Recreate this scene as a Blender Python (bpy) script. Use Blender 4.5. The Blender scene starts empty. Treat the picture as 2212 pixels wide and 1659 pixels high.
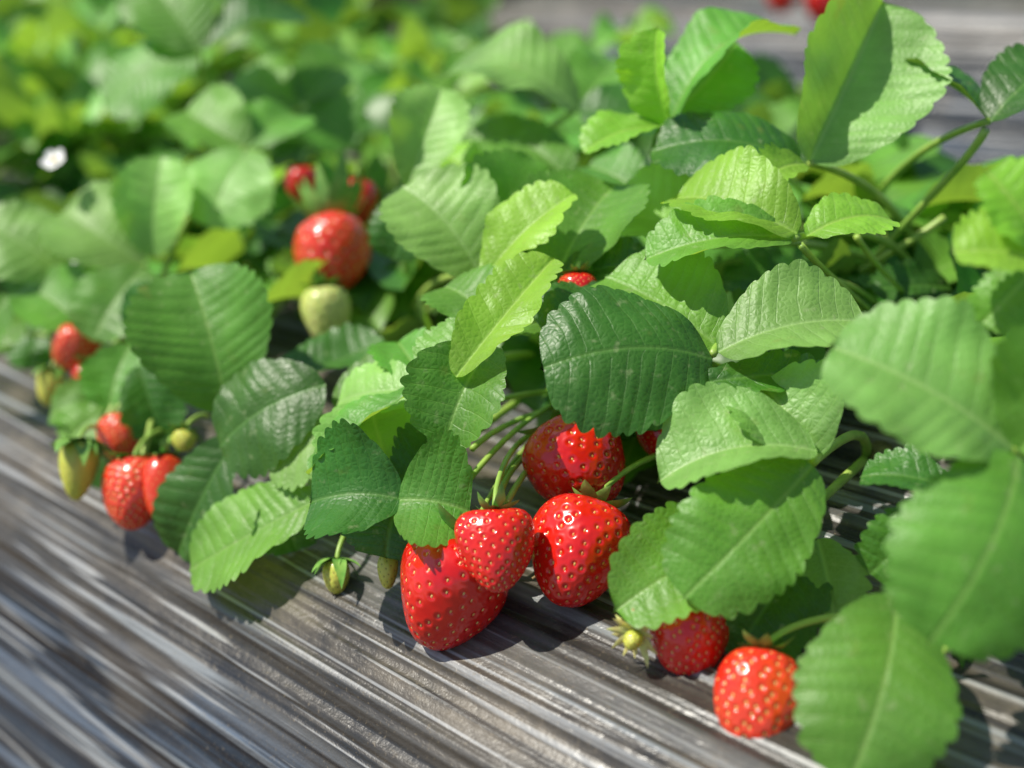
import bpy, math, random
import numpy as np
from mathutils import Vector, Matrix, noise
random.seed(7); np.random.seed(7)
S = bpy.context.scene
COL = S.collection
# ------------------------------------------------------------------ camera
F = 2670.0; CX, CY = 1106.0, 829.5
A = Vector((-1700-CX, CY-0, -F)); B = Vector((2212-CX, CY+587, -F))
Zc = B.cross(A).normalized(); Xc = (-A).normalized(); Yc = Zc.cross(Xc).normalized()
W2C = Matrix((Xc, Yc, Zc)).transposed()      # columns are world axes in camera space
C2W = W2C.transposed()
CAM = Vector((0, 0, .24))
cd = bpy.data.cameras.new('camera'); cam = bpy.data.objects.new('camera', cd); COL.objects.link(cam)
cam.matrix_world = Matrix.Translation(CAM) @ C2W.to_4x4()
cd.sensor_width = 36; cd.lens = 36*F/2212; cd.clip_start = .01; cd.clip_end = 1000
cd.dof.use_dof = True; cd.dof.focus_distance = .405; cd.dof.aperture_fstop = (cd.lens)/10.0
S.camera = cam
def cdir(x, y, z): return (C2W @ Vector((x, y, z))).normalized()
def ray(px, py): return C2W @ Vector(((px-CX)/F, -(py-CY)/F, -1))
def at(px, py, t): return CAM + ray(px, py)*t
def onz(px, py, z=0):
    r = ray(px, py); return CAM + r*((z-CAM.z)/r.z)
# ------------------------------------------------------------------ materials
def newmat(name):
    m = bpy.data.materials.new(name); m.use_nodes = True
    nt = m.node_tree; nt.nodes.clear()
    return m, nt, nt.nodes, nt.links
def N(ns, typ, **kw):
    n = ns.new(typ)
    for k, v in kw.items(): setattr(n, k, v)
    return n
def math_(ns, ls, op, a, b=None, clamp=False):
    n = ns.new('ShaderNodeMath'); n.operation = op; n.use_clamp = clamp
    for i, v in enumerate((a, b)):
        if v is None: continue
        if isinstance(v, (int, float)): n.inputs[i].default_value = v
        else: ls.new(v, n.inputs[i])
    return n.outputs[0]
def mix(ns, ls, fac, a, b, blend='MIX'):
    n = ns.new('ShaderNodeMix'); n.data_type = 'RGBA'; n.blend_type = blend
    for i, v in ((0, fac), (6, a), (7, b)):
        if isinstance(v, (int, float)): n.inputs[i].default_value = v
        elif isinstance(v, tuple): n.inputs[i].default_value = (*v, 1)
        else: ls.new(v, n.inputs[i])
    return n.outputs[2]
def ramp(ns, ls, fac, stops):
    n = ns.new('ShaderNodeValToRGB'); ls.new(fac, n.inputs[0])
    el = n.color_ramp.elements
    while len(el) < len(stops): el.new(.5)
    for e, (p, c) in zip(el, stops):
        e.position = p; e.color = (c, c, c, 1) if isinstance(c, (int, float)) else (*c, 1)
    return n.outputs[0]
def leafmat(name, c, vein, under, rough=.42, trans=.3, simple=False):
    m, nt, ns, ls = newmat(name)
    out = N(ns, 'ShaderNodeOutputMaterial'); p = N(ns, 'ShaderNodeBsdfPrincipled')
    tc = N(ns, 'ShaderNodeTexCoord'); sx = N(ns, 'ShaderNodeSeparateXYZ'); ls.new(tc.outputs['UV'], sx.inputs[0])
    oi = N(ns, 'ShaderNodeObjectInfo'); geo = N(ns, 'ShaderNodeNewGeometry')
    u, v = sx.outputs[0], sx.outputs[1]
    mid = math_(ns, ls, 'SUBTRACT', 1, math_(ns, ls, 'MULTIPLY', math_(ns, ls, 'ABSOLUTE', math_(ns, ls, 'SUBTRACT', u, .5)), 85), True)
    if simple:
        w = v
    else:
        nz = N(ns, 'ShaderNodeTexNoise'); nz.inputs['Scale'].default_value = 90; nz.inputs['Detail'].default_value = 4
        ls.new(tc.outputs['Object'], nz.inputs['Vector'])
        vo = N(ns, 'ShaderNodeTexVoronoi'); vo.feature = 'DISTANCE_TO_EDGE'; vo.inputs['Scale'].default_value = 480
        ls.new(tc.outputs['Object'], vo.inputs['Vector'])
        w = math_(ns, ls, 'ADD', v, math_(ns, ls, 'MULTIPLY', math_(ns, ls, 'SUBTRACT', nz.outputs['Fac'], .5), .35))
    fr = math_(ns, ls, 'FRACT', math_(ns, ls, 'ADD', w, -.15))
    d = math_(ns, ls, 'ABSOLUTE', math_(ns, ls, 'SUBTRACT', fr, .5))
    lat = math_(ns, ls, 'SUBTRACT', 1, math_(ns, ls, 'MULTIPLY', d, 20), True)
    ve = math_(ns, ls, 'MAXIMUM', math_(ns, ls, 'MULTIPLY', lat, .34), math_(ns, ls, 'MULTIPLY', mid, .75))
    big = N(ns, 'ShaderNodeTexNoise'); big.inputs['Scale'].default_value = 34; big.inputs['Detail'].default_value = 4
    ls.new(tc.outputs['Object'], big.inputs['Vector'])
    base = mix(ns, ls, ramp(ns, ls, big.outputs['Fac'], [(.3, 0), (.7, 1)]), tuple(x*.70 for x in c), tuple(min(1, x*1.28) for x in c))
    hs = N(ns, 'ShaderNodeHueSaturation'); ls.new(base, hs.inputs['Color'])
    ls.new(math_(ns, ls, 'ADD', .487, math_(ns, ls, 'MULTIPLY', oi.outputs['Random'], .02)), hs.inputs['Hue'])
    r2 = math_(ns, ls, 'FRACT', math_(ns, ls, 'MULTIPLY', oi.outputs['Random'], 17.3))
    ls.new(math_(ns, ls, 'ADD', .80, math_(ns, ls, 'MULTIPLY', r2, .48)), hs.inputs['Value'])
    if simple:
        top = mix(ns, ls, ve, hs.outputs[0], vein)
    else:
        ret = math_(ns, ls, 'SUBTRACT', 1, math_(ns, ls, 'MULTIPLY', vo.outputs['Distance'], 9), True)
        ve2 = math_(ns, ls, 'MAXIMUM', ve, math_(ns, ls, 'MULTIPLY', ret, .18))
        top = mix(ns, ls, ve2, hs.outputs[0], vein)
        sp = N(ns, 'ShaderNodeTexNoise'); sp.inputs['Scale'].default_value = 260; sp.inputs['Detail'].default_value = 3
        ls.new(tc.outputs['Object'], sp.inputs['Vector'])
        spk = ramp(ns, ls, sp.outputs['Fac'], [(.62, 0), (.76, 1)])
        top = mix(ns, ls, math_(ns, ls, 'MULTIPLY', spk, .35), top, (.45, .52, .28))
        bl = N(ns, 'ShaderNodeTexNoise'); bl.inputs['Scale'].default_value = 48; bl.inputs['Detail'].default_value = 5
        ls.new(tc.outputs['Object'], bl.inputs['Vector'])
        top = mix(ns, ls, math_(ns, ls, 'MULTIPLY', ramp(ns, ls, bl.outputs['Fac'], [(.68, 0), (.76, 1)]), .35), top, (.32, .29, .08))
    und = mix(ns, ls, ve, under, tuple(min(1, x*1.5) for x in under))
    colr = mix(ns, ls, geo.outputs['Backfacing'], top, und)
    ls.new(colr, p.inputs['Base Color'])
    ls.new(math_(ns, ls, 'ADD', rough, math_(ns, ls, 'MULTIPLY', geo.outputs['Backfacing'], .2)), p.inputs['Roughness'])
    p.inputs['Specular IOR Level'].default_value = .58
    if not simple:
        bp = N(ns, 'ShaderNodeBump'); bp.inputs['Strength'].default_value = .42; bp.inputs['Distance'].default_value = .0006
        h = math_(ns, ls, 'SUBTRACT', math_(ns, ls, 'MULTIPLY', vo.outputs['Distance'], 1.2), math_(ns, ls, 'MULTIPLY', ve, 1.4))
        h = math_(ns, ls, 'ADD', h, math_(ns, ls, 'MULTIPLY', nz.outputs['Fac'], 1.8))
        ls.new(h, bp.inputs['Height']); ls.new(bp.outputs[0], p.inputs['Normal'])
    tr = N(ns, 'ShaderNodeBsdfTranslucent')
    tcl = mix(ns, ls, 1.0, colr, (2.0, 1.85, .55), 'MULTIPLY'); ls.new(tcl, tr.inputs['Color'])
    ms = N(ns, 'ShaderNodeMixShader'); ms.inputs[0].default_value = trans
    ls.new(p.outputs[0], ms.inputs[1]); ls.new(tr.outputs[0], ms.inputs[2]); ls.new(ms.outputs[0], out.inputs[0])
    return m
LD = {
 'd': ('leaf_dark_green', (.045, .165, .016), (.12, .28, .05), (.16, .30, .08), .42, .25),
 'm': ('leaf_mid_green', (.125, .335, .038), (.27, .48, .11), (.25, .43, .11), .46, .32),
 'p': ('leaf_pale_green', (.225, .47, .10), (.38, .60, .20), (.28, .47, .15), .46, .3),
 'y': ('leaf_young_green', (.27, .54, .050), (.44, .67, .13), (.34, .55, .11), .45, .38),
 'w': ('leaf_yellowing', (.60, .58, .08), (.65, .65, .2), (.5, .45, .1), .5, .3)}
LM = {k: leafmat(*v) for k, v in LD.items()}
GM = {k: leafmat('far_'+v[0], *v[1:], simple=True) for k, v in LD.items()}
def simplemat(name, c1, c2, rough=.45, scale=60, bump=.2, sss=0, coat=0, trans=0):
    m, nt, ns, ls = newmat(name)
    out = N(ns, 'ShaderNodeOutputMaterial'); p = N(ns, 'ShaderNodeBsdfPrincipled')
    tc = N(ns, 'ShaderNodeTexCoord'); nz = N(ns, 'ShaderNodeTexNoise')
    nz.inputs['Scale'].default_value = scale; nz.inputs['Detail'].default_value = 4
    ls.new(tc.outputs['Object'], nz.inputs['Vector'])
    ls.new(mix(ns, ls, ramp(ns, ls, nz.outputs['Fac'], [(.35, 0), (.65, 1)]), c1, c2), p.inputs['Base Color'])
    p.inputs['Roughness'].default_value = rough
    if sss:
        p.inputs['Subsurface Weight'].default_value = sss; p.inputs['Subsurface Radius'].default_value = (1, .35, .15)
        p.inputs['Subsurface Scale'].default_value = .004
    p.inputs['Coat Weight'].default_value = coat; p.inputs['Coat Roughness'].default_value = .07
    bp = N(ns, 'ShaderNodeBump'); bp.inputs['Strength'].default_value = bump; bp.inputs['Distance'].default_value = .001
    ls.new(nz.outputs['Fac'], bp.inputs['Height']); ls.new(bp.outputs[0], p.inputs['Normal'])
    ls.new(p.outputs[0], out.inputs[0])
    return m
STALK = simplemat('stalk_green', (.25, .43, .07), (.42, .56, .12), .4, 90)
CROWN = simplemat('crown_brown', (.09, .08, .03), (.16, .15, .05), .7, 300, .6)
SEPAL = simplemat('sepal_green', (.12, .32, .05), (.26, .46, .09), .45, 200)
SEPAL_DRY = simplemat('sepal_dry', (.66, .70, .22), (.64, .50, .18), .6, 300)
RED = simplemat('berry_red', (.64, .005, .004), (.76, .018, .006), .24, 60, .08, .15, .6)
DRED = simplemat('berry_deep_red', (.55, .004, .004), (.66, .010, .005), .24, 60, .08, .15, .6)
ORG = simplemat('berry_orange_red', (.74, .020, .008), (.80, .07, .018), .25, 50, .08, .2, .6)
PALE = simplemat('berry_unripe', (.50, .60, .14), (.70, .70, .26), .4, 80, .1, .2, .1)
GRN = simplemat('berry_green', (.46, .54, .05), (.62, .62, .10), .4, 60, .05, .2, .1)
SEED = simplemat('seed_gold', (.75, .42, .10), (.85, .62, .22), .35, 400)
SEEDG = simplemat('seed_green', (.24, .20, .04), (.34, .30, .06), .5, 400)
SEEDR = simplemat('seed_red', (.62, .22, .04), (.80, .48, .12), .3, 150)
PETAL = simplemat('petal_white', (.8, .8, .76), (.85, .85, .82), .5, 60)
STAMEN = simplemat('stamen_yellow', (.7, .5, .05), (.8, .65, .1), .6, 300)
STRAW = simplemat('straw_dry', (.30, .20, .09), (.5, .36, .18), .8, 200, .4)
def filmmat():
    m, nt, ns, ls = newmat('black_plastic_film')
    out = N(ns, 'ShaderNodeOutputMaterial'); p = N(ns, 'ShaderNodeBsdfPrincipled'); tc = N(ns, 'ShaderNodeTexCoord')
    def nz(sc, det=4, rgh=.5, dis=0., off=0):
        mp = N(ns, 'ShaderNodeMapping'); mp.inputs['Scale'].default_value = sc; mp.inputs['Location'].default_value = (off, off, off); ls.new(tc.outputs['Object'], mp.inputs[0])
        n = N(ns, 'ShaderNodeTexNoise'); n.inputs['Scale'].default_value = 1; n.inputs['Detail'].default_value = det; n.inputs['Roughness'].default_value = rgh
        n.inputs['Distortion'].default_value = dis
        ls.new(mp.outputs[0], n.inputs['Vector']); return n.outputs['Fac']
    sz = N(ns, 'ShaderNodeSeparateXYZ'); ls.new(tc.outputs['Object'], sz.inputs[0])
    wob = nz((3, 3, 3), 3)
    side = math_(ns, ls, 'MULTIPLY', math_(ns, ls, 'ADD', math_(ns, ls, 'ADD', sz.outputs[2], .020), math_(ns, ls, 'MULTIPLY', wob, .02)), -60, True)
    band = nz((1.2, 30, 30), 2, .5, .15, 3); band2 = nz((1.8, 85, 85), 2, .5, .1, 7)
    lineA = nz((1.6, 170, 170), 1, .4, .1, 1); lineB = nz((3.0, 380, 380), 1, .4, 0, 5); lineC = nz((2.2, 250, 250), 1, .4, .1, 11)
    dust = nz((20, 28, 28), 6, .7); grit = nz((700, 700, 700), 3); patch = nz((7, 9, 9), 3)
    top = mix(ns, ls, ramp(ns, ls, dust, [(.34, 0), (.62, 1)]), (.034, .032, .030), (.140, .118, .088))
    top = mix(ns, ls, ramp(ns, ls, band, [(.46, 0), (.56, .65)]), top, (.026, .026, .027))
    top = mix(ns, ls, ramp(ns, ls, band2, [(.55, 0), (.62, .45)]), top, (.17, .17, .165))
    sid = mix(ns, ls, ramp(ns, ls, band, [(.42, 0), (.52, 1)]), (.006, .010, .018), (.024, .036, .055))  # blue of the reflected sky painted into the side's base colour
    sid = mix(ns, ls, ramp(ns, ls, band2, [(.53, 0), (.60, .85)]), sid, (.13, .17, .23))  # soft pale reflection bands, also painted as colour
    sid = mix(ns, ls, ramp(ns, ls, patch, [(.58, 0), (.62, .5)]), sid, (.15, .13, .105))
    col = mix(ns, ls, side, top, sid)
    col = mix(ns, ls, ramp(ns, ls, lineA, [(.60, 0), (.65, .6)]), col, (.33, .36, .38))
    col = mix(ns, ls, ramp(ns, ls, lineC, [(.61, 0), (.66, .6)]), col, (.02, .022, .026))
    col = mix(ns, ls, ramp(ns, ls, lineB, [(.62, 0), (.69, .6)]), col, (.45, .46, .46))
    col = mix(ns, ls, ramp(ns, ls, grit, [(.60, 0), (.75, .4)]), col, (.26, .21, .14))
    ls.new(col, p.inputs['Base Color'])
    ls.new(ramp(ns, ls, dust, [(.35, .28), (.65, .5)]), p.inputs['Roughness'])
    p.inputs['Specular IOR Level'].default_value = .5
    h = math_(ns, ls, 'ADD', math_(ns, ls, 'MULTIPLY', band2, 1.3), math_(ns, ls, 'MULTIPLY', lineA, .6))
    h = math_(ns, ls, 'ADD', h, math_(ns, ls, 'MULTIPLY', lineC, .3))
    h = math_(ns, ls, 'ADD', h, math_(ns, ls, 'MULTIPLY', lineB, .16))
    h = math_(ns, ls, 'ADD', h, math_(ns, ls, 'MULTIPLY', dust, .35))
    bp = N(ns, 'ShaderNodeBump'); bp.inputs['Strength'].default_value = .8; bp.inputs['Distance'].default_value = .006
    ls.new(h, bp.inputs['Height']); ls.new(bp.outputs[0], p.inputs['Normal']); ls.new(p.outputs[0], out.inputs[0])
    return m
FILM = filmmat()
SOIL = simplemat('soil', (.10, .075, .05), (.2, .15, .1), .9, 30, .8)
# ------------------------------------------------------------------ mesh helpers
def link(name, verts, faces, mats, parent=None, uvs=None, fm=None):
    me = bpy.data.meshes.new(name); me.from_pydata([tuple(v) for v in verts], [], faces); me.update()
    for m in (mats if isinstance(mats, (list, tuple)) else [mats]): me.materials.append(m)
    me.polygons.foreach_set('use_smooth', [True]*len(me.polygons))
    if fm is not None: me.polygons.foreach_set('material_index', fm)
    if uvs is not None:
        uv = me.uv_layers.new(name='UVMap')
        vi = np.zeros(len(me.loops), dtype=np.int32); me.loops.foreach_get('vertex_index', vi)
        uv.data.foreach_set('uv', np.asarray(uvs, dtype=np.float32)[vi].ravel())
    o = bpy.data.objects.new(name, me); COL.objects.link(o)
    if parent: o.parent = parent
    return o
def leaflet_geo(L, W, fold=.25, arch=.1, cup=0., pleat=.0055, teeth=10, k=5, c=8, seed=0, asym=0., wave=.03, tooth=.05, pw=.38, tipd=0, bend=0.):
    rnd = random.Random(seed); n = teeth*k; ph = rnd.random()*6
    V = []; U = []; Fc = []
    cols = list(range(-c, c+1))
    jit = [rnd.uniform(.8, 1.2) for _ in range(teeth*2+8)]
    lop = rnd.uniform(-.06, .06); bend = bend+rnd.uniform(-.05, .05)
    for j in range(n+1):
        t = j/n; st = max(0, math.sin(math.pi*t))
        for i in cols:
            sd = 1 if i >= 0 else -1; s = abs(i)/c
            fi = t*teeth + .25*math.sin(t*teeth*1.1+ph+sd*1.5*(s > 0))*st
            fi = max(0, fi); tf = fi-math.floor(fi)
            tt_ = math.sin(math.pi*min(1, tf*.97))**.62
            th = tooth*tt_*jit[int(fi)+(teeth+3 if sd < 0 else 0)]*min(1, st*3+.15)*(.3+.7*min(1, t*3))
            so = max(0, (s-.6)/.4)**1.5
            env0 = (st**pw)*(.88+.12*min(1, t*2.2))*(1-.03*math.cos(2*math.pi*t))
            bx = .5*W*(1+(asym+lop)*sd)*env0 + th*so*.95
            by = t+.06*st + th*so*.45
            m = t*.985-.12*st*(1-t)
            x = s*bx; y = m+(by-m)*s**1.05
            if j == n: y = 1+.02*(1-s)
            env = (s**.5)*(1-.45*s)*min(1, st*2)
            z = pleat*(math.sqrt(math.sin(math.pi*(fi-.5))**2+.03)-.6)*env*2.2
            z += arch*4*y*(1-y) - tipd*max(0, y-.6)**2
            z += cup*x*x*2 + wave*math.sin(ph+t*7+sd*1.3)*s*s*st
            z += .014*math.sin(ph*3+y*11+x*8)*s + .035*noise.noise(Vector((x*5+seed, y*5, seed*.37)))*s
            fx = x*math.cos(fold)*sd; z += x*math.sin(fold)
            fx += bend*4*y*(1-y)
            V.append((fx*L, y*L, z*L)); U.append((x*sd*L*10+.5, fi+.15))
    w = 2*c+1
    for j in range(n):
        for i in range(w-1):
            a = j*w+i
            Fc.append((a, a+1, a+w+1, a+w))
    return V, Fc, U
# note: UV.x is distance from midrib (0.5 = midrib), UV.y counts lateral veins
def tube_geo(pts, r0, r1, seg=7):
    V = []; Fc = []; n = len(pts)
    up = Vector((.3, .2, 1)).normalized()
    for i, p in enumerate(pts):
        d = (pts[min(i+1, n-1)]-pts[max(i-1, 0)]).normalized()
        a = d.cross(up)
        if a.length < .1: a = d.cross(Vector((1, 0, 0)))
        a.normalize(); b = d.cross(a)
        r = r0+(r1-r0)*i/(n-1)
        for q in range(seg):
            an = 2*math.pi*q/seg
            V.append(p+a*math.cos(an)*r+b*math.sin(an)*r)
    for i in range(n-1):
        for q in range(seg):
            Fc.append((i*seg+q, i*seg+(q+1) % seg, (i+1)*seg+(q+1) % seg, (i+1)*seg+q))
    Fc.append(tuple(range(seg))[::-1]); Fc.append(tuple((n-1)*seg+q for q in range(seg)))
    return V, Fc
def bez(p0, p1, p2, p3, n=14):
    return [p0*(1-t)**3+p1*3*t*(1-t)**2+p2*3*t*t*(1-t)+p3*t**3 for t in [i/n for i in range(n+1)]]
def empty(name, loc, label, cat, group=None):
    o = bpy.data.objects.new(name, None); COL.objects.link(o); o.location = loc; o.empty_display_size = .02
    o['label'] = label; o['category'] = cat
    if group: o['group'] = group
    return o
# ------------------------------------------------------------------ setting
def ground():
    V = [(-300, -300, -.215), (300, -300, -.215), (300, 300, -.215), (-300, 300, -.215)]
    o = link('ground', V, [(0, 1, 2, 3)], SOIL); o['kind'] = 'structure'
ground()
def bedz(y, y0, y1):
    def sp(d, k): return k*math.log1p(math.exp(min(60, d/k)))
    return max(-.235, -.75*sp(y0-y, .005)-2.0*sp(y0-.042-y, .003)-1.5*sp(y-y1, .006)) + .004
def ridge(x, y, z):
    v = 1-abs(noise.noise(Vector((x, y, z)))); return v**6
def bed(i, xs, ny, seed):
    y0 = .197+i*1.0; y1 = y0+.51
    ys = np.linspace(y0-.155, y1+.155, ny)
    V = []; Fc = []
    for x in xs:
        sh = noise.noise(Vector((x*2.2, seed, 3)))*.008
        for y in ys:
            z = bedz(y+sh, y0, y1)
            yy = y + .006*noise.noise(Vector((x*4, y*5, seed)))
            w = ridge(x*1.2, yy*30, seed)*.0036 + ridge(x*2.2, yy*80, seed+5)*.0016 + noise.noise(Vector((x*4, y*9, seed+9)))*.006 - .004
            V.append((x, y, z+w))
    n = len(ys)
    for a in range(len(xs)-1):
        for b in range(n-1):
            q = a*n+b; Fc.append((q, q+n, q+n+1, q+1))
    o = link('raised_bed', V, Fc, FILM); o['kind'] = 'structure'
xs0 = np.concatenate([np.linspace(1.0, -1.2, 180), np.linspace(-1.23, -7, 110)])
bed(0, xs0, 420, 1.0)
for i in (1, 2, 3): bed(i, np.linspace(1.5, -8, 160), 90, i*7.7)
# ------------------------------------------------------------------ plants
def place_leaflet(parent, org, b, t, tb, tt, wpx, mat='m', nrm=(0, .55, .8), fold=.25, arch=.08, seed=0, **kw):
    Pb = at(b[0], b[1], tb); Pt = at(t[0], t[1], tt)
    Y = Pt-Pb; L = Y.length; Y.normalize()
    Nn = cdir(*nrm); Z = (Nn-Y*Nn.dot(Y)).normalized(); X = Y.cross(Z)
    W = 1.07*wpx*(tb+tt)/2/F/L
    W /= max(.5, math.cos(fold))
    tooth = .0023/L
    teeth = max(8, min(12, int(L/.0050)))
    kw.setdefault('cup', random.Random(seed).uniform(-.3, .3))
    V, Fc, U = leaflet_geo(L, W, fold, arch, seed=seed, tooth=tooth, teeth=teeth, k=8, c=9, **kw)
    o = link('leaflet', V, Fc, LM[mat], parent, U)
    M = Matrix((( X.x, Y.x, Z.x, Pb.x-org.x), (X.y, Y.y, Z.y, Pb.y-org.y), (X.z, Y.z, Z.z, Pb.z-org.z), (0, 0, 0, 1)))
    o.matrix_local = M
    return o
SD = [100]
def crownmesh(root):
    V, Fc = tube_geo([Vector((0, 0, -.01)), Vector((0, 0, .003)), Vector((0.001, 0, .009))], .006, .004, 9)
    link('crown', V, Fc, CROWN, root)
def plant(crown, label, leaves, group=None):
    P = onz(*crown, 0.004) if len(crown) == 2 else Vector(crown)
    root = empty('strawberry_plant', P, label, 'plant', group)
    crownmesh(root)
    for node, lfs in leaves:
        Np = at(*node)-P
        h = Np.z
        c1 = Vector((Np.x*.15, Np.y*.15, h*.6)); c2 = Np*.65+Vector((0, 0, h*.22))
        V, Fc = tube_geo(bez(Vector((random.uniform(-.006, .006), random.uniform(-.006, .006), .002)), c1, c2, Np, 18), .0020, .0014)
        stk = link('leaf_stalk', V, Fc, STALK, root)
        for l in lfs:
            SD[0] += 1
            opt = dict(l[5]) if len(l) > 5 else {}
            place_leaflet(stk, P, l[0], l[1], l[2], l[3], l[4], seed=SD[0], **opt)
    return root, P
def stem_bundle(root, P, curves, name='runner_stalk', r=.0013):
    # thin bare stalks, built in world space from four control points each
    for c in curves:
        p = [at(*q)-P for q in c]
        V, Fc = tube_geo(bez(p[0], p[1], p[2], p[3], 16), r, r*.8)
        link(name, V, Fc, STALK, root)
plant((2100, 1180), 'large strawberry plant in the right foreground with broad pale leaves over the film edge', [
 ((2190, 975, .325), [((2190, 970), (1795, 750), .325, .335, 325, dict(mat='p', fold=.22, nrm=(-.1, .6, .8), arch=.10, cup=.1)),
                      ((2200, 985), (2010, 1385), .32, .305, 335, dict(mat='m', fold=.05, nrm=(.1, .35, .9), arch=.14, cup=-.35)),
                      ((2200, 975), (2420, 760), .32, .31, 300, dict(mat='m'))]),
 ((1940, 1285, .34), [((1935, 1288), (1835, 1690), .34, .315, 285, dict(mat='m', fold=.15, nrm=(-.1, .3, .95), arch=.12, pw=.45, cup=-.3)),
                      ((1985, 1285), (2160, 1480), .36, .38, 130, dict(mat='d', nrm=(.4, .2, .8)))]),  # second leaflet: dark fill added in place of the corner's deep shadow
 ((2040, 1060, .36), [((2060, 1060), (1860, 1030), .365, .375, 130, dict(mat='d', fold=.2, nrm=(0, .8, .5))), ((2030, 1080), (1880, 1240), .365, .37, 120, dict(mat='d', fold=.2))]),  # both leaflets added to shade and darken the sunlit film in this gap
])
plant((1900, 1010), 'strawberry plant with bright toothed leaves between the middle berries and the lower right berries', [
 ((1755, 1000, .375), [((1765, 975), (1425, 1040), .375, .38, 235, dict(mat='p', fold=.4, nrm=(-.15, .75, .6), arch=.12, cup=.1)),
                       ((1755, 1005), (1480, 1290), .37, .355, 235, dict(mat='m', fold=.12, nrm=(-.05, .3, .95), arch=.10, cup=-.3)),
                       ((1760, 1000), (1640, 830), .38, .395, 210, dict(mat='p', fold=.3, nrm=(-.3, .7, .6)))]),
 ((1670, 1180, .385), [((1670, 1175), (1330, 1320), .385, .368, 205, dict(mat='m', fold=.2, nrm=(-.1, .5, .85), arch=.1)),
                       ((1770, 1170), (1585, 1425), .385, .372, 190, dict(mat='d', fold=.3, nrm=(.2, .5, .85))),
                       ((1765, 1165), (1805, 1350), .385, .37, 130, dict(mat='p', fold=.3, nrm=(-.3, .6, .8)))]),
])
plant((1620, 830), 'central strawberry plant with one broad dark leaf above the cluster of ripe berries', [
 ((1540, 765, .40), [((1540, 775), (1172, 795), .398, .385, 300, dict(mat='d', fold=.05, nrm=(-.05, .40, .92), arch=.10, cup=-.3)),
                     ((1552, 752), (1310, 600), .41, .435, 240, dict(mat='m', fold=.15, nrm=(0, .6, .75), arch=.06)),
                     ((1550, 762), (1870, 695), .40, .40, 225, dict(mat='p', fold=.2, nrm=(-.1, .7, .65), arch=.10))]),
 ((1330, 640, .44), [((1340, 640), (1175, 720), .44, .43, 140, dict(mat='d', fold=.3)),
                     ((1500, 830), (1790, 810), .395, .40, 80, dict(mat='d', fold=.2, nrm=(0, .5, .8)))]),
 ((1200, 610, .47), [((1195, 620), (1330, 400), .46, .48, 240, dict(mat='m', fold=.3, nrm=(-.2, .6, .75))),
                     ((1200, 615), (1400, 570), .46, .45, 110, dict(mat='d', fold=.3)),
                     ((1050, 600), (1240, 420), .455, .455, 150, dict(mat='y', fold=.5, nrm=(-.5, .5, .7)))]),
])
rT, PT = plant((2010, 700), 'tall strawberry plant at upper right holding a big folded leaf half in shadow', [
 ((1750, 352, .46), [((1748, 352), (1905, 8), .46, .475, 260, dict(mat='p', fold=.54, nrm=(.20, .08, 1), arch=-.04, cup=.15)),
                     ((1735, 355), (1405, 330), .465, .47, 205, dict(mat='d', fold=.2, nrm=(.1, .65, .7), arch=.16)),
                     ((1740, 355), (1640, 395), .45, .44, 80, dict(mat='y', fold=.2))]),
 ((1715, 515, .42), [((1710, 515), (1395, 560), .42, .425, 150, dict(mat='m', fold=.25, nrm=(-.1, .7, .7), arch=.12)),
                     ((1722, 505), (1460, 430), .42, .45, 195, dict(mat='y', fold=.4, nrm=(-.2, .7, .65), arch=.14)),
                     ((1740, 512), (1925, 475), .42, .43, 125, dict(mat='y', fold=.35, nrm=(-.2, .7, .7), arch=.12))]),
 ((1540, 530, .47), [((1540, 520), (1320, 470), .47, .48, 225, dict(mat='p', fold=.2, nrm=(0, .6, .8)))]),
])
stem_bundle(rT, PT, [[(1730, 530, .42), (1790, 600, .44), (1850, 640, .46), (1910, 700, .49)],
                     [(1850, 510, .45), (1880, 560, .46), (1930, 610, .48), (1980, 660, .50)],
                     [(1760, 600, .45), (1830, 600, .46), (1880, 640, .48), (1930, 690, .50)]])
rU, PU = plant((1830, 640), 'strawberry plant with upright narrow leaves behind the upper right leaves and a slanting stalk', [
 ((1448, 270, .49), [((1448, 268), (1715, 75), .49, .50, 185, dict(mat='m', fold=.35, nrm=(-.3, .8, .5), arch=.22)),
                     ((1445, 275), (1420, 60), .485, .47, 125, dict(mat='y', fold=.6, nrm=(-.7, .2, .7))),
                     ((1440, 275), (1262, 328), .485, .475, 110, dict(mat='y', fold=.4, nrm=(-.3, .6, .6))),
                     ((1445, 250), (1590, 90), .50, .51, 150, dict(mat='m', fold=.3, nrm=(.3, .3, .9)))]),
 ((2135, 262, .46), [((2135, 262), (1940, 160), .46, .48, 150, dict(mat='d', fold=.3, nrm=(.3, .9, .35), arch=.12)),
                     ((2140, 262), (2330, 150), .46, .47, 190, dict(mat='d', fold=.3, nrm=(.3, .9, .35), arch=.15))]),
 ((1960, 620, .50), [((2050, 620), (1885, 625), .50, .49, 85, dict(mat='d', fold=.2)), ((1700, 640), (1560, 600), .50, .50, 120, dict(mat='d')), ((2060, 640), (2200, 690), .50, .5, 110, dict(mat='m'))]),
])
stem_bundle(rU, PU, [[(2040, 470, .50), (1990, 510, .50), (1900, 560, .51), (1820, 610, .53)],
                     [(2130, 280, .46), (2090, 350, .47), (1990, 440, .49), (1860, 590, .53)]], r=.0017)
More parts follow.
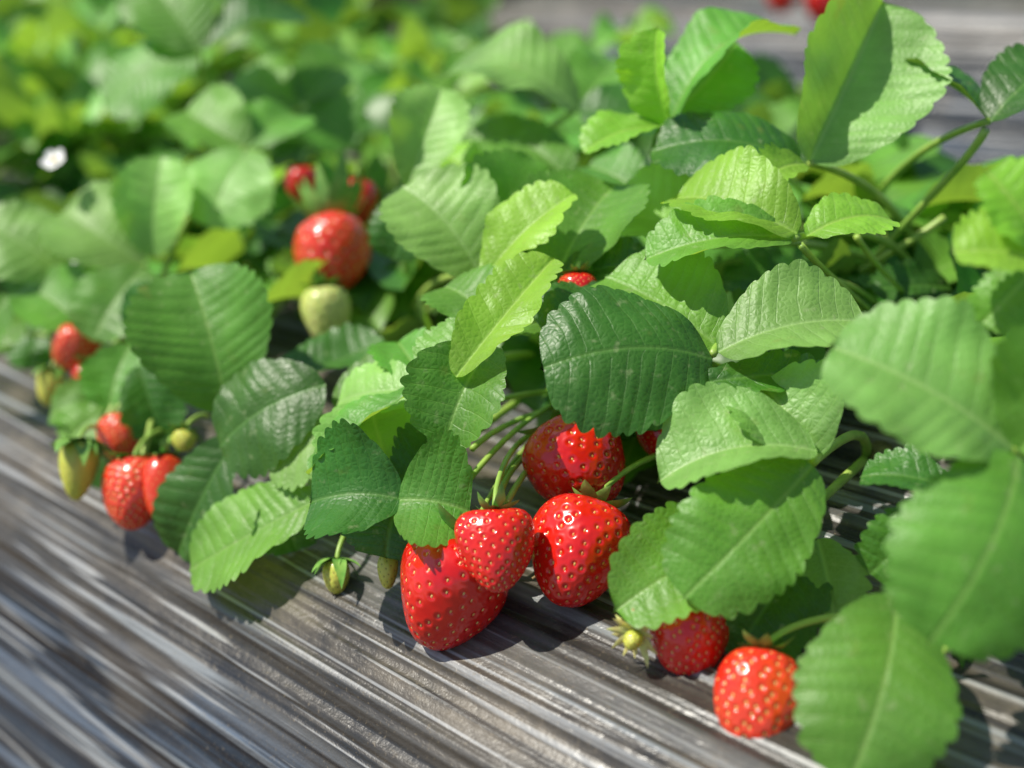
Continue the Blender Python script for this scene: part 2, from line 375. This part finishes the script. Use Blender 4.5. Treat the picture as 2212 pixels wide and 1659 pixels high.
rM, PM = plant((1240, 830), 'strawberry plant with a yellow green folded young leaf left of the broad dark leaf', [
 ((1075, 725, .425), [((985, 815), (1195, 560), .415, .43, 130, dict(mat='y', fold=.5, nrm=(-.3, .5, .8), arch=.05)),
                      ((1070, 720), (905, 800), .43, .43, 160, dict(mat='m', fold=.25, nrm=(.1, .6, .8))),
                      ((1062, 745), (960, 965), .425, .415, 185, dict(mat='m', fold=.4, nrm=(-.1, .45, .85), arch=.12)),
                      ((1080, 720), (1170, 700), .43, .45, 80, dict(mat='m')),
                      ((1060, 700), (960, 620), .44, .46, 140, dict(mat='m'))]),
 ((862, 1080, .415), [((872, 1078), (672, 1085), .412, .42, 225, dict(mat='d', fold=.25, nrm=(.1, .45, .88), arch=.10, cup=.3)),
                      ((858, 1080), (1014, 1105), .412, .408, 225, dict(mat='m', fold=.25, nrm=(-.15, .45, .88), arch=.10, cup=.3)),
                      ((865, 1065), (960, 940), .425, .435, 130, dict(mat='d')),
                      ((862, 1082), (835, 1205), .42, .418, 190, dict(mat='d', fold=.3, nrm=(0, .3, .95))),
                      ((860, 1080), (800, 860), .43, .445, 230, dict(mat='p', fold=.2, nrm=(0, .6, .8)))]),
 ((905, 850, .43), [((920, 840), (668, 1025), .425, .43, 110, dict(mat='m', fold=.35, nrm=(-.3, .9, .35))),
                    ((905, 845), (730, 870), .435, .455, 150, dict(mat='p')),
                    ((930, 840), (860, 740), .44, .47, 120, dict(mat='m'))]),
])
stem_bundle(rM, PM, [[(1010, 1040, .425), (1060, 980, .43), (1110, 920, .44), (1200, 870, .47)],
                     [(1020, 970, .43), (1060, 930, .44), (1120, 900, .45), (1230, 870, .48)],
                     [(1075, 1085, .41), (1085, 1040, .42), (1110, 990, .435), (1210, 930, .46)],
                     [(1095, 1085, .415), (1120, 1040, .42), (1150, 990, .435), (1210, 950, .46)],
                     [(1060, 870, .45), (1110, 850, .455), (1160, 850, .47), (1230, 840, .50)]], 'fruiting_stalk', .0012)
plant((900, 760), 'strawberry plant with pale ribbed upright leaves beside the single hanging glossy berry', [
 ((1035, 598, .48), [((1035, 595), (870, 405), .48, .49, 215, dict(mat='p', fold=.2, nrm=(0, .45, .9), arch=.1)),
                     ((1038, 575), (1190, 365), .49, .50, 190, dict(mat='m', fold=.25, nrm=(0, .3, .95)))]),
 ((880, 402, .53), [((880, 405), (955, 190), .53, .545, 135, dict(mat='p', fold=.3, nrm=(.1, .3, .9), pw=.5)),
                    ((900, 400), (850, 560), .53, .53, 120, dict(mat='d'))]),
 ((1240, 240, .58), [((1248, 238), (965, 165), .58, .60, 190, dict(mat='p', fold=.2, nrm=(-.1, .7, .6), arch=.22)),
                     ((1250, 240), (1430, 250), .58, .58, 150, dict(mat='d', fold=.2)),
                     ((1245, 235), (1330, 130), .60, .63, 140, dict(mat='m', fold=.2))]),
 ((1000, 340, .56), [((1060, 400), (950, 330), .54, .56, 80, dict(mat='y')), ((1000, 300), (1200, 330), .6, .58, 130, dict(mat='m')), ((1240, 400), (1100, 300), .56, .58, 120, dict(mat='m')), ((1390, 420), (1270, 360), .52, .54, 130, dict(mat='m'))]),
])
plant((640, 880), 'strawberry plant on the bed shoulder with a long pale leaf tip lying over the film', [
 ((680, 1090, .455), [((695, 1075), (410, 1232), .452, .472, 190, dict(mat='m', fold=.2, nrm=(-.1, .6, .75), arch=.05, pw=.5, cup=0)),
                     ((600, 1060), (640, 1190), .465, .465, 120, dict(mat='d'))]),
 ((720, 940, .45), [((745, 950), (585, 1000), .455, .465, 150, dict(mat='p', fold=.15)),
                    ((705, 830), (475, 965), .465, .475, 220, dict(mat='d', fold=.2, nrm=(-.1, .4, .9), arch=.10))]),
 ((490, 850, .50), [((490, 885), (410, 585), .50, .51, 260, dict(mat='m', fold=.2, nrm=(0, .35, .93), arch=.1, cup=.3)),
                    ((510, 945), (385, 1195), .48, .49, 150, dict(mat='d', fold=.3, nrm=(-.3, .2, .9)))]),
 ((600, 800, .50), [((590, 800), (825, 730), .50, .52, 130, dict(mat='d', fold=.2, nrm=(0, .8, .5), arch=-.1)),
                    ((720, 880), (905, 780), .47, .47, 120, dict(mat='m', fold=.2, nrm=(0, .7, .6)))]),
])
rootN, PN = plant((330, 820), 'blurred strawberry plant at left with three pale leaflets above the small hanging berries', [
 ((315, 570, .60), [((312, 570), (140, 455), .60, .61, 185, dict(mat='p', fold=.25, nrm=(0, .5, .85), arch=.12)),
                    ((330, 555), (350, 340), .60, .60, 145, dict(mat='p', fold=.25, nrm=(0, .3, .9))),
                    ((312, 578), (200, 735), .59, .57, 155, dict(mat='m', fold=.25, nrm=(0, .5, .85), arch=.1))]),
 ((530, 320, .62), [((540, 325), (455, 490), .62, .60, 180, dict(mat='p', fold=.15, nrm=(0, .5, .85), arch=.12)),
                    ((530, 320), (400, 240), .63, .65, 150, dict(mat='m')), ((535, 320), (640, 250), .63, .66, 140, dict(mat='m'))]),
 ((60, 560, .62), [((140, 590), (-40, 480), .60, .6, 180, dict(mat='p')), ((50, 620), (180, 710), .6, .58, 140, dict(mat='m')), ((20, 640), (-60, 790), .6, .6, 160, dict(mat='m'))]),
 ((250, 740, .56), [((285, 745), (235, 885), .56, .545, 120, dict(mat='m')), ((260, 720), (120, 700), .59, .60, 120, dict(mat='m')), ((280, 720), (380, 640), .56, .58, 120, dict(mat='d')), ((300, 790), (350, 950), .53, .53, 110, dict(mat='d'))]),
 ((60, 720, .62), [((90, 700), (60, 800), .64, .63, 90, dict(mat='d')), ((60, 690), (-50, 740), .62, .61, 130, dict(mat='m')), ((80, 690), (170, 640), .62, .63, 110, dict(mat='d'))]),
 ((240, 890, .545), [((240, 885), (140, 960), .55, .545, 110, dict(mat='m')), ((240, 880), (330, 990), .55, .54, 130, dict(mat='d')), ((235, 875), (110, 890), .56, .56, 100, dict(mat='m')), ((260, 960), (230, 1060), .535, .53, 100, dict(mat='d'))]),
])
stem_bundle(rootN, PN, [[(225, 930, .54), (235, 880, .545), (270, 830, .55), (330, 780, .57)], [(240, 930, .535), (255, 870, .54), (290, 820, .55), (340, 770, .57)],
                        [(300, 1010, .51), (330, 930, .52), (330, 860, .54), (350, 800, .56)]], 'fruiting_stalk', .0014)
plant((520, 560), 'tall blurred strawberry plant at upper left with three large leaves raised high', [
 ((430, 115, .68), [((430, 118), (225, 225), .68, .68, 180, dict(mat='m', fold=.2, nrm=(-.1, .5, .85))),
                    ((435, 110), (670, 45), .68, .70, 130, dict(mat='d', fold=.2, nrm=(0, .7, .6), arch=.15)),
                    ((428, 112), (310, -60), .68, .70, 170, dict(mat='m', fold=.2, nrm=(0, .4, .9)))]),
 ((650, 230, .70), [((650, 230), (500, 180), .70, .72, 130, dict(mat='m')), ((655, 235), (760, 320), .70, .69, 140, dict(mat='m')), ((655, 225), (780, 130), .7, .73, 150, dict(mat='m'))]),
])
plant((2380, 760, ), 'strawberry plant at the right edge with blurred light green leaves', [
 ((2250, 560, .33), [((2250, 560), (2060, 545), .33, .33, 150, dict(mat='y', fold=.3, nrm=(-.3, .6, .7))),
                     ((2250, 540), (2130, 370), .33, .33, 130, dict(mat='y', fold=.3, nrm=(-.3, .6, .7))),
                     ((2255, 560), (2120, 700), .34, .34, 110, dict(mat='m'))]),
])
# white flower on left plant
def flower(parent, loc, nrm, r=.011):
    Z = nrm.normalized(); X = Z.cross(Vector((.2, .9, .1))).normalized(); Y = Z.cross(X)
    V = []; Fc = []
    for k in range(5):
        a = 2*math.pi*k/5; d = X*math.cos(a)+Y*math.sin(a); s = Z.cross(d); b0 = len(V)
        for i in range(6):
            q = i/5; w = r*.5*math.sin(math.pi*(.12+.8*q))**.6
            for j in (-1, 0, 1): V.append(loc+d*(r*.15+r*q)+s*w*j+Z*(r*.3*q*q+abs(j)*r*.06))
        for i in range(5):
            for j in range(2):
                e = b0+i*3+j; Fc.append((e, e+1, e+4, e+3))
    f = link('flower', V, Fc, PETAL, parent)
    V = []; Fc = []
    for i in range(5):
        for j in range(10):
            th = i/4*math.pi/2; ph = j/10*2*math.pi
            V.append(loc+(X*math.cos(ph)+Y*math.sin(ph))*math.sin(th)*r*.28+Z*(math.cos(th)*r*.22+.0005))
    for i in range(4):
        for j in range(10):
            Fc.append((i*10+j, (i+1)*10+j, (i+1)*10+(j+1) % 10, i*10+(j+1) % 10))
    link('flower_centre', V, Fc, STAMEN, f)
flower(rootN, at(118, 347, .60)-PN, cdir(-.2, .5, .9), .0055)
# ------------------------------------------------------------------ generic background plants
gen_leaf = {}
for mk in 'dmpyw':
    for q in range(3):
        V, Fc, U = leaflet_geo(.056, .96, .15+.14*q, .08+.05*q, cup=(-.3, .2, .4)[q], seed=q+40, teeth=9, k=3, c=4, tooth=.045, wave=.05, pleat=.008)
        o = link('leaflet', V, Fc, GM[mk], None, U)
        gen_leaf[(mk, q)] = o.data; bpy.data.objects.remove(o)
def template(seed, h, n, lsc=1.0, spread=66, choice='dddmmmmmpppy'):
    rnd = random.Random(seed)
    root = empty('strawberry_plant', (0, 0, 0), 'x', 'plant')
    crownmesh(root)
    for i in range(n):
        az = i*2.4+rnd.random()*.5; inc = math.radians(8+(spread-8)*((i+.5)/n)**.6+rnd.uniform(-6, 6)); L = h*rnd.uniform(.75, 1.2)
        d = Vector((math.cos(az)*math.sin(inc), math.sin(az)*math.sin(inc), math.cos(inc))); Np = d*L
        hz = Vector((math.cos(az), math.sin(az), 0))
        V, Fc = tube_geo(bez(Vector((0, 0, .004)), Vector((Np.x*.2, Np.y*.2, Np.z*.5)), Np*.7+Vector((0, 0, .01)), Np, 7), .0017, .0012, 5)
        s = link('leaf_stalk', V, Fc, STALK, root)
        mk = rnd.choice(choice) if rnd.random() > .01 else 'w'
        tilt = rnd.uniform(-.5, .3)
        for a in (-1.3, 0, 1.3):
            Y = (Matrix.Rotation(a, 3, 'Z') @ hz)+Vector((0, 0, tilt+rnd.uniform(-.3, .3))); Y.normalize()
            Nn = Vector((rnd.uniform(-.6, .6), rnd.uniform(-.6, .6), 1)); Z = (Nn-Y*Nn.dot(Y)).normalized(); X = Y.cross(Z)
            o = bpy.data.objects.new('leaflet', gen_leaf[(mk, rnd.randrange(3))]); COL.objects.link(o); o.parent = s
            M = Matrix(((X.x, Y.x, Z.x, Np.x), (X.y, Y.y, Z.y, Np.y), (X.z, Y.z, Z.z, Np.z), (0, 0, 0, 1)))
            o.matrix_local = M @ Matrix.Scale(rnd.uniform(.85, 1.2)*lsc*(1 if a == 0 else .92), 4)
    return root
temps = [template(11, .12, 12, 1.12), template(12, .13, 13, 1.1), template(13, .11, 11, 1.12), template(14, .14, 12, 1.15), template(15, .045, 10, .8, 80, 'ddddmmmmmp'), template(16, .05, 10, .85, 78, 'ddddmmmmmp')]
first = [True]*len(temps)
def dup(root):
    r = root.copy(); COL.objects.link(r)
    for ch in list(root.children):
        c = ch.copy(); COL.objects.link(c); c.parent = r
        for g in list(ch.children):
            d = g.copy(); COL.objects.link(d); d.parent = c
    return r
def visible(x, y, m=.16):
    v = W2C @ (Vector((x, y, .05))-CAM)
    if v.z > -.05: return False
    return abs(v.x/-v.z) < .414+m/-v.z and -.311-m/-v.z < v.y/-v.z < .311+m/-v.z
todo = []
def put(k, x, y, sc, label, group):
    if not visible(x, y): return
    o = temps[k] if first[k] else dup(temps[k]); todo.append((o, x, y, sc, label, group)); first[k] = False
def put_later():
    for o, x, y, sc, label, group in todo:
        o.location = (x, y, .004); o.rotation_euler = (0, 0, random.uniform(0, 6.28)); o.scale = (sc,)*3
        o['label'] = label; o['group'] = group
rnd = random.Random(3)
LB0 = 'blurred leafy strawberry plant further along the same film covered bed'
LB1 = 'blurred leafy strawberry plant growing in the next film covered bed behind'
LB2 = 'far blurred strawberry plant in the third film covered bed'
def row(x0, x1, y, dx, s0, s1, ks, lb, g, jy=.03):
    x = x0
    while x > x1:
        put(rnd.choice(ks), x+rnd.uniform(-.03, .03), y+rnd.uniform(-jy, jy), rnd.uniform(s0, s1), lb, g); x -= dx
T4 = (0, 1, 2, 3)
row(-.98, -3.6, .36, .15, .75, 1.0, T4, LB0, 'plants further along the near bed')
row(-.86, -3.6, .55, .16, .75, 1.0, T4, LB0, 'plants further along the near bed')
row(-.95, -3.6, .74, .16, .8, 1.05, T4, LB0, 'plants further along the near bed')
LBL = 'low blurred strawberry plant half hidden behind the near sharp leaves'
GL = 'low plants behind the near leaves'
for (xx, yy, sc, k) in [(-.84, .40, .55, 0), (-.72, .46, .55, 2), (-.60, .46, .5, 1), (-.48, .46, .45, 0), (-.58, .36, 1, 4), (-.70, .36, 1, 5), (-.8, .33, 1, 4), (-.66, .60, .62, 3), (-.62, .72, .5, 0),
                        (-.47, .36, 1, 4), (-.38, .42, 1, 5), (-.30, .36, .95, 4), (-.5, .56, 1.1, 5), (-.40, .54, 1.1, 4), (-.30, .50, 1.05, 5), (-.22, .44, 1, 4), (-.46, .64, 1.0, 4),
                        (-.20, .52, 1, 5), (-.12, .53, 1, 4), (-.06, .50, 1, 5), (-.13, .44, 1, 4), (-.04, .42, 1, 5), (.05, .5, .9, 4), (.12, .36, .8, 1), (.2, .55, .8, 0)]:
    put(k, xx, yy, sc, LBL, GL)
row(-1.40, -4.5, 1.24, .17, .85, 1.1, T4, LB1, 'plants in the next bed')
row(-1.35, -4.5, 1.42, .18, .85, 1.15, T4, LB1, 'plants in the next bed')
row(.3, -4.5, 1.60, .18, .85, 1.15, T4, LB1, 'plants in the next bed')
row(.2, -5.5, 2.34, .24, 1.1, 1.4, T4, LB2, 'plants in the third bed')
put_later()
# ------------------------------------------------------------------ strawberries
def fruit_geo(w, ln, taper=.22, heart=0, nu=110, nv=84, ns=150, seed=0, dep=.00055, rad=.0011, q=.85, smallseed=1.0):
    rnd = random.Random(seed); p1, p2 = rnd.random()*6, rnd.random()*6
    def surf(th, ph):
        th = np.asarray(th); ph = np.asarray(ph)
        st = np.sin(th).clip(0, None); ct = np.cos(th)
        r = .5*w*st**q*(1+taper*ct)/(1+taper*.30)
        r = r*(1+.035*np.sin(2*ph+p1)+.03*np.sin(3*ph+p2+th*2)+.012*np.sin(5*ph+p1*2-th*4))
        x = r*np.cos(ph)*(1+.12*heart); y = r*np.sin(ph)*(1-.15*heart)
        z = .5*ln*ct - .07*ln*np.exp(-(st/.35)**2)*(ct > 0) + heart*.12*ln*np.cos(ph)**2*st*(ct > 0)*ct
        return np.stack([x, y, z], -1)
    th = np.linspace(1e-3, math.pi-1e-3, nv); ph = np.linspace(0, 2*math.pi, nu, endpoint=False)
    T, Pp = np.meshgrid(th, ph, indexing='ij'); P = surf(T, Pp).reshape(-1, 3)
    e = 1e-3
    def nrm(T, Pp):
        a = surf(T+e, Pp)-surf(T-e, Pp); b = surf(T, Pp+e)-surf(T, Pp-e)
        n = np.cross(a, b); l = np.linalg.norm(n, axis=-1, keepdims=True); return n/np.maximum(l, 1e-12)
    Nn = nrm(T.clip(.02, 3.12), Pp).reshape(-1, 3)
    i = np.arange(ns); sth = np.arccos(1-2*(i+.5)/ns); sph = i*2.39996+np.random.rand(ns)*.2
    sth = sth + (np.random.rand(ns)-.5)*.07
    keep = (sth > .35) & (sth < 3.1)
    sth, sph = sth[keep], sph[keep]
    Sp = surf(sth, sph); Sn = nrm(sth, sph)
    D = np.full(len(P), 9.0)
    for s in Sp: D = np.minimum(D, np.linalg.norm(P-s, axis=1))
    P = P - Nn*(dep*np.exp(-(D/rad)**2)*1.5)[:, None] + Nn*(dep*.35*np.exp(-((D-rad*1.7)/rad)**2))[:, None]
    V = [tuple(v) for v in P]; Fc = []; fm = []
    for a in range(nv-1):
        for b in range(nu):
            Fc.append((a*nu+b, (a+1)*nu+b, (a+1)*nu+(b+1) % nu, a*nu+(b+1) % nu)); fm.append(0)
    Fc.append(tuple(range(nu))); fm.append(0); Fc.append(tuple((nv-1)*nu+b for b in range(nu))[::-1]); fm.append(0)
    for s, n in zip(Sp, Sn):
        s = Vector(s); n = Vector(n); d = Vector((0, 0, -1)); d = (d-n*d.dot(n))
        if d.length < 1e-4: d = Vector((1, 0, 0))
        d.normalize(); e_ = n.cross(d); c = s-n*dep*1.05; b0 = len(V)
        sl, sw, sh = .00062*smallseed, .00038*smallseed, .00042*smallseed
        V.append(tuple(c+n*sh))
        for k in range(8):
            a = k*math.pi/4; V.append(tuple(c+d*math.cos(a)*sl*(1.2 if k == 0 else 1)+e_*math.sin(a)*sw+n*sh*.25))
        for k in range(8):
            Fc.append((b0, b0+1+k, b0+1+(k+1) % 8)); fm.append(1)
    return V, Fc, fm
def calyx_geo(r, ztop, seed, n=11, lift=.3, wid=.19):
    rnd = random.Random(seed); V = []; Fc = []
    for k in range(n):
        a = 2*math.pi*k/n+rnd.uniform(-.25, .25); ll = r*rnd.uniform(.65, 1.15); lf = lift+rnd.uniform(-.3, .6); b0 = len(V); tw = rnd.uniform(-.5, .5)
        d = Vector((math.cos(a), math.sin(a), 0)); s = Vector((-math.sin(a), math.cos(a), 0))
        for i in range(8):
            q = i/7; w = ll*wid*math.sin(math.pi*(.22+.78*q))**.9 if i < 7 else 0
            z = ztop+.0002+ll*(-.12*q+(lf+.0)*q*q)
            for j in (-1, 0, 1):
                V.append(d*(ll*q*(1-.15*q)+.0008)+s*(w*j+tw*ll*q*q*.4)+Vector((0, 0, z+abs(j)*w*.4)))
        for i in range(7):
            for j in range(2):
                e = b0+i*3+j; Fc.append((e, e+1, e+4, e+3))
    return V, Fc
def berry(name, label, px, py, t, wpx, hpx, tip, mat, seedmat=SEED, taper=.22, heart=0, stalk_to=None, group=None, calyx=1.0, ns=190, q=.82, seed=None, lift=.1, smat=SEPAL, sd=1.0, cn=11, wid=.19):
    SD[0] += 1; seed = seed or SD[0]
    w = wpx*t/F; ln = hpx*t/F
    c = at(px, py, t); tipd = cdir(tip[0], -tip[1], tip[2] if len(tip) > 2 else .15)
    Z = -tipd; X = Z.cross(cdir(.1, .2, 1)).normalized()
    if heart: X = (cdir(1, .1, 0)-Z*cdir(1, .1, 0).dot(Z)).normalized()
    Y = Z.cross(X)
    M = Matrix(((X.x, Y.x, Z.x, c.x), (X.y, Y.y, Z.y, c.y), (X.z, Y.z, Z.z, c.z), (0, 0, 0, 1)))
    root = empty(name, (0, 0, 0), label, 'strawberry', group); root.matrix_world = M
    k = min(1, w/.03)
    big = wpx > 120
    V, Fc, fm = fruit_geo(w, ln, taper, heart, nu=170 if big else 70, nv=130 if big else 50, ns=ns, seed=seed, dep=.00042*k*sd, rad=.00088*max(.6, k)*(sd**.5), q=q, smallseed=max(.6, k)*sd*.92)
    link('fruit', V, Fc, [mat, seedmat], root, None, fm)
    V, Fc = calyx_geo(max(w*.55, .006)*calyx, ln*.47, seed, lift=lift, n=cn, wid=wid)
    link('calyx', V, Fc, smat, root)
    p0 = Vector((0, 0, ln*.43)); Mi = M.inverted()
    tgt = Mi @ (stalk_to if stalk_to is not None else c+Vector((.01, .05, .02)))
    p1 = p0+Vector((0, 0, (tgt-p0).length*.2)); p2 = tgt.lerp(p1, .45)+(Mi.to_3x3() @ Vector((0, 0, .003)))
    V, Fc = tube_geo(bez(p0, p1, p2, tgt, 14), .0009, .0012)
    link('fruit_stalk', V, Fc, STALK, root)
    return root
def px0(px, py, z=.012): return onz(px, py, z)
berry('ripe_strawberry', 'plump ripe strawberry standing on the film at the front centre, rightmost of the front trio', 1248, 1194, .402, 222, 245, (-.32, .8, .48), RED, SEEDR, stalk_to=px0(1520, 960), lift=.0, taper=.30, calyx=.72)
berry('ripe_strawberry', 'dark red ripe strawberry tucked under the broad dark leaf, directly above the front centre berry', 1250, 1000, .432, 228, 215, (.45, .7, .40), RED, SEEDR, stalk_to=px0(1480, 880), taper=.2, lift=0, calyx=.8)
berry('ripe_strawberry', 'heart shaped ripe strawberry between the two larger front berries, resting on the left one', 1072, 1190, .388, 158, 185, (.05, 1, .50), RED, SEED, heart=1, taper=.38, stalk_to=px0(1200, 920), lift=.3, calyx=.75)
berry('ripe_strawberry', 'large ripe strawberry with pointed tip, lowest left of the front cluster', 970, 1280, .405, 262, 250, (-.34, .9, .22), RED, SEED, taper=.34, stalk_to=px0(1180, 930), lift=0)
berry('ripe_strawberry', 'ripe strawberry lying beneath a toothed leaf on the film, lower right of the front cluster', 1487, 1376, .374, 178, 175, (-.1, 1, .35), RED, SEED, taper=.2, stalk_to=px0(1700, 1150), lift=0)
berry('ripening_strawberry', 'red strawberry with pale gold seeds at the bottom right, tilted beside a hanging leaf', 1636, 1513, .352, 190, 235, (-.2, 1, .40), ORG, SEED, taper=.14, stalk_to=px0(1850, 1330), lift=.2, sd=1.25, calyx=.7)
berry('ripe_strawberry', 'shaded red strawberry mostly hidden behind the lowest leaf at the bottom right corner', 1975, 1595, .343, 160, 210, (0, 1, .1), RED, SEEDR, stalk_to=px0(2080, 1380))
berry('ripe_strawberry', 'small piece of red strawberry peeking out right of the dark berry under the broad leaf', 1428, 938, .45, 110, 110, (0, 1, .3), RED, SEED, stalk_to=px0(1560, 880))
berry('ripe_strawberry', 'round glossy strawberry hanging among leaves at upper left of centre', 718, 550, .58, 172, 172, (.1, .9, .4), ORG, SEEDR, taper=.2, q=.8, stalk_to=at(800, 560, .68), calyx=1.1, lift=1.0, ns=120, sd=1.8, wid=.24)
berry('unripe_strawberry', 'pale green white strawberry hanging just below the round glossy berry', 706, 688, .56, 108, 150, (.12, 1, .1), PALE, SEEDG, taper=.46, stalk_to=at(780, 640, .66), sd=1.7, ns=90, q=.9)
berry('ripe_strawberry', 'blurred dark red strawberry behind the round glossy berry on its upper right', 768, 440, .62, 100, 110, (0, 1, .1), DRED, SEEDR, stalk_to=at(850, 560, .75))
berry('ripe_strawberry', 'blurred dark red strawberry behind the round glossy berry on its upper left', 652, 398, .64, 80, 80, (0, 1, .1), DRED, SEEDR, stalk_to=at(750, 520, .78))
berry('ripening_strawberry', 'small orange red blurred strawberry, highest of the far left berries', 160, 752, .58, 110, 100, (-.3, 1, .3), ORG, SEED, stalk_to=at(250, 690, .62), sd=1.5)
berry('ripe_strawberry', 'narrow blurred red strawberry just below the highest far left berry', 188, 832, .575, 64, 105, (.1, 1, .1), RED, SEED, stalk_to=at(260, 720, .60))
berry('ripening_strawberry', 'small orange red strawberry above the two berries at left on the bed edge', 262, 945, .53, 104, 105, (0, 1, .4), ORG, SEED, stalk_to=at(320, 850, .56), sd=1.5, calyx=.8)
berry('ripe_strawberry', 'blurred red strawberry on the bed edge at left, biggest of the left group', 287, 1065, .50, 135, 160, (.1, 1, .4), ORG, SEED, stalk_to=at(350, 930, .53), sd=1.3, lift=0)
berry('ripening_strawberry', 'orange red strawberry half hidden behind the dark leaf at left', 355, 1055, .495, 95, 155, (.1, 1, .4), ORG, SEED, stalk_to=at(400, 930, .53), lift=0)
berry('green_strawberry', 'elongated yellow green unripe fruit with long sepals, furthest left on the bed edge', 168, 1015, .50, 88, 132, (0, 1, .2), GRN, SEEDG, ns=80, calyx=1.9, stalk_to=at(230, 930, .54), lift=-.6, taper=.38, wid=.24)
berry('green_strawberry', 'small blurred green fruit below the highest far left berry', 108, 835, .58, 58, 85, (-.1, 1, .1), GRN, SEEDG, ns=70, calyx=1.7, stalk_to=at(180, 760, .62), lift=-.4)
berry('green_strawberry', 'small yellow green fruit above the dark leaf at left', 398, 952, .50, 54, 48, (0, 1, .4), GRN, SEEDG, ns=70, calyx=1.4, stalk_to=at(450, 900, .52), lift=-.3)
berry('green_strawberry', 'tiny green fruit in spread sepals on the film left of the front cluster', 727, 1245, .44, 62, 75, (0, 1, .2), GRN, SEEDG, ns=70, calyx=1.9, stalk_to=px0(800, 1080), lift=-.5)
berry('green_strawberry', 'tiny olive green fruit under a leaf touching the large pointed berry', 838, 1232, .425, 48, 80, (0, 1, .2), GRN, SEEDG, ns=60, calyx=1.3, stalk_to=px0(900, 1080))
berry('green_strawberry', 'small shaded green fruit in the dark gap at the lower right corner', 2085, 1530, .38, 75, 80, (0, 1, .1), GRN, SEEDG, ns=70, calyx=1.4, stalk_to=px0(2130, 1350))
berry('withered_strawberry', 'tiny shrivelled fruitlet with brown edged sepals on the film left of the lower berry', 1366, 1385, .366, 44, 44, (-.4, .5, .9), GRN, SEEDG, ns=50, calyx=1.5, stalk_to=px0(1560, 1200), smat=SEPAL_DRY, lift=-.1, cn=19, wid=.14)
berry('ripe_strawberry', 'sliver of red strawberry showing between leaves near the centre top', 1248, 632, .445, 90, 90, (0, 1, .1), DRED, SEEDR, stalk_to=at(1300, 700, .5))
berry('ripe_strawberry', 'far blurred red strawberry at the top edge, right one of the pair', 1778, 8, 1.20, 85, 85, (0, 1, .1), RED, SEED, stalk_to=at(1790, -60, 1.35))
berry('ripe_strawberry', 'far blurred red strawberry at the top edge, left one of the pair', 1690, -10, 1.20, 75, 75, (0, 1, .1), RED, SEED, stalk_to=at(1690, -60, 1.35))
# ------------------------------------------------------------------ bits of dry straw lying on the film
for i, (px, py, ang, ln) in enumerate([(1800, 1230, .5, .022), (1840, 1205, -.3, .03), (1880, 1190, .1, .026), (1720, 600, .8, .02), (1150, 1250, 1.0, .012)]):
    p = onz(px, py, .006); d = Vector((math.cos(ang), math.sin(ang), .05))*ln
    V, Fc = tube_geo([Vector((0, 0, 0)), d*.5+Vector((0, 0, .002)), d], .0005, .0003, 5)
    o = link('straw_bit', V, Fc, STRAW); o.location = p
    o['label'] = ['short curved brown straw on the dark film near the right leaf stalks', 'longest dry straw on the dark film in the gap at right', 'rightmost dry straw on the dark film in the right gap', 'dry straw on the film behind the centre right leaves', 'tiny dry straw on the film between the front berries'][i]; o['category'] = 'straw'
# ------------------------------------------------------------------ light
w = bpy.data.worlds.new('World'); S.world = w; w.use_nodes = True
nt = w.node_tree; bg = nt.nodes['Background']; sky = nt.nodes.new('ShaderNodeTexSky'); sky.sky_type = 'NISHITA'; sky.sun_disc = False
Ls = Vector((-.34, -.26, .85)).normalized()
sky.sun_elevation = math.asin(Ls.z); sky.sun_rotation = math.atan2(Ls.x, Ls.y)
nt.links.new(sky.outputs[0], bg.inputs[0]); bg.inputs[1].default_value = .115
sd = bpy.data.lights.new('sun', 'SUN'); sd.energy = 5; sd.angle = math.radians(.5); sd.color = (1, .95, .84)
so = bpy.data.objects.new('sun', sd); COL.objects.link(so); so.rotation_euler = Ls.to_track_quat('Z', 'Y').to_euler()
S.view_settings.view_transform = 'Standard'; S.view_settings.look = 'None'
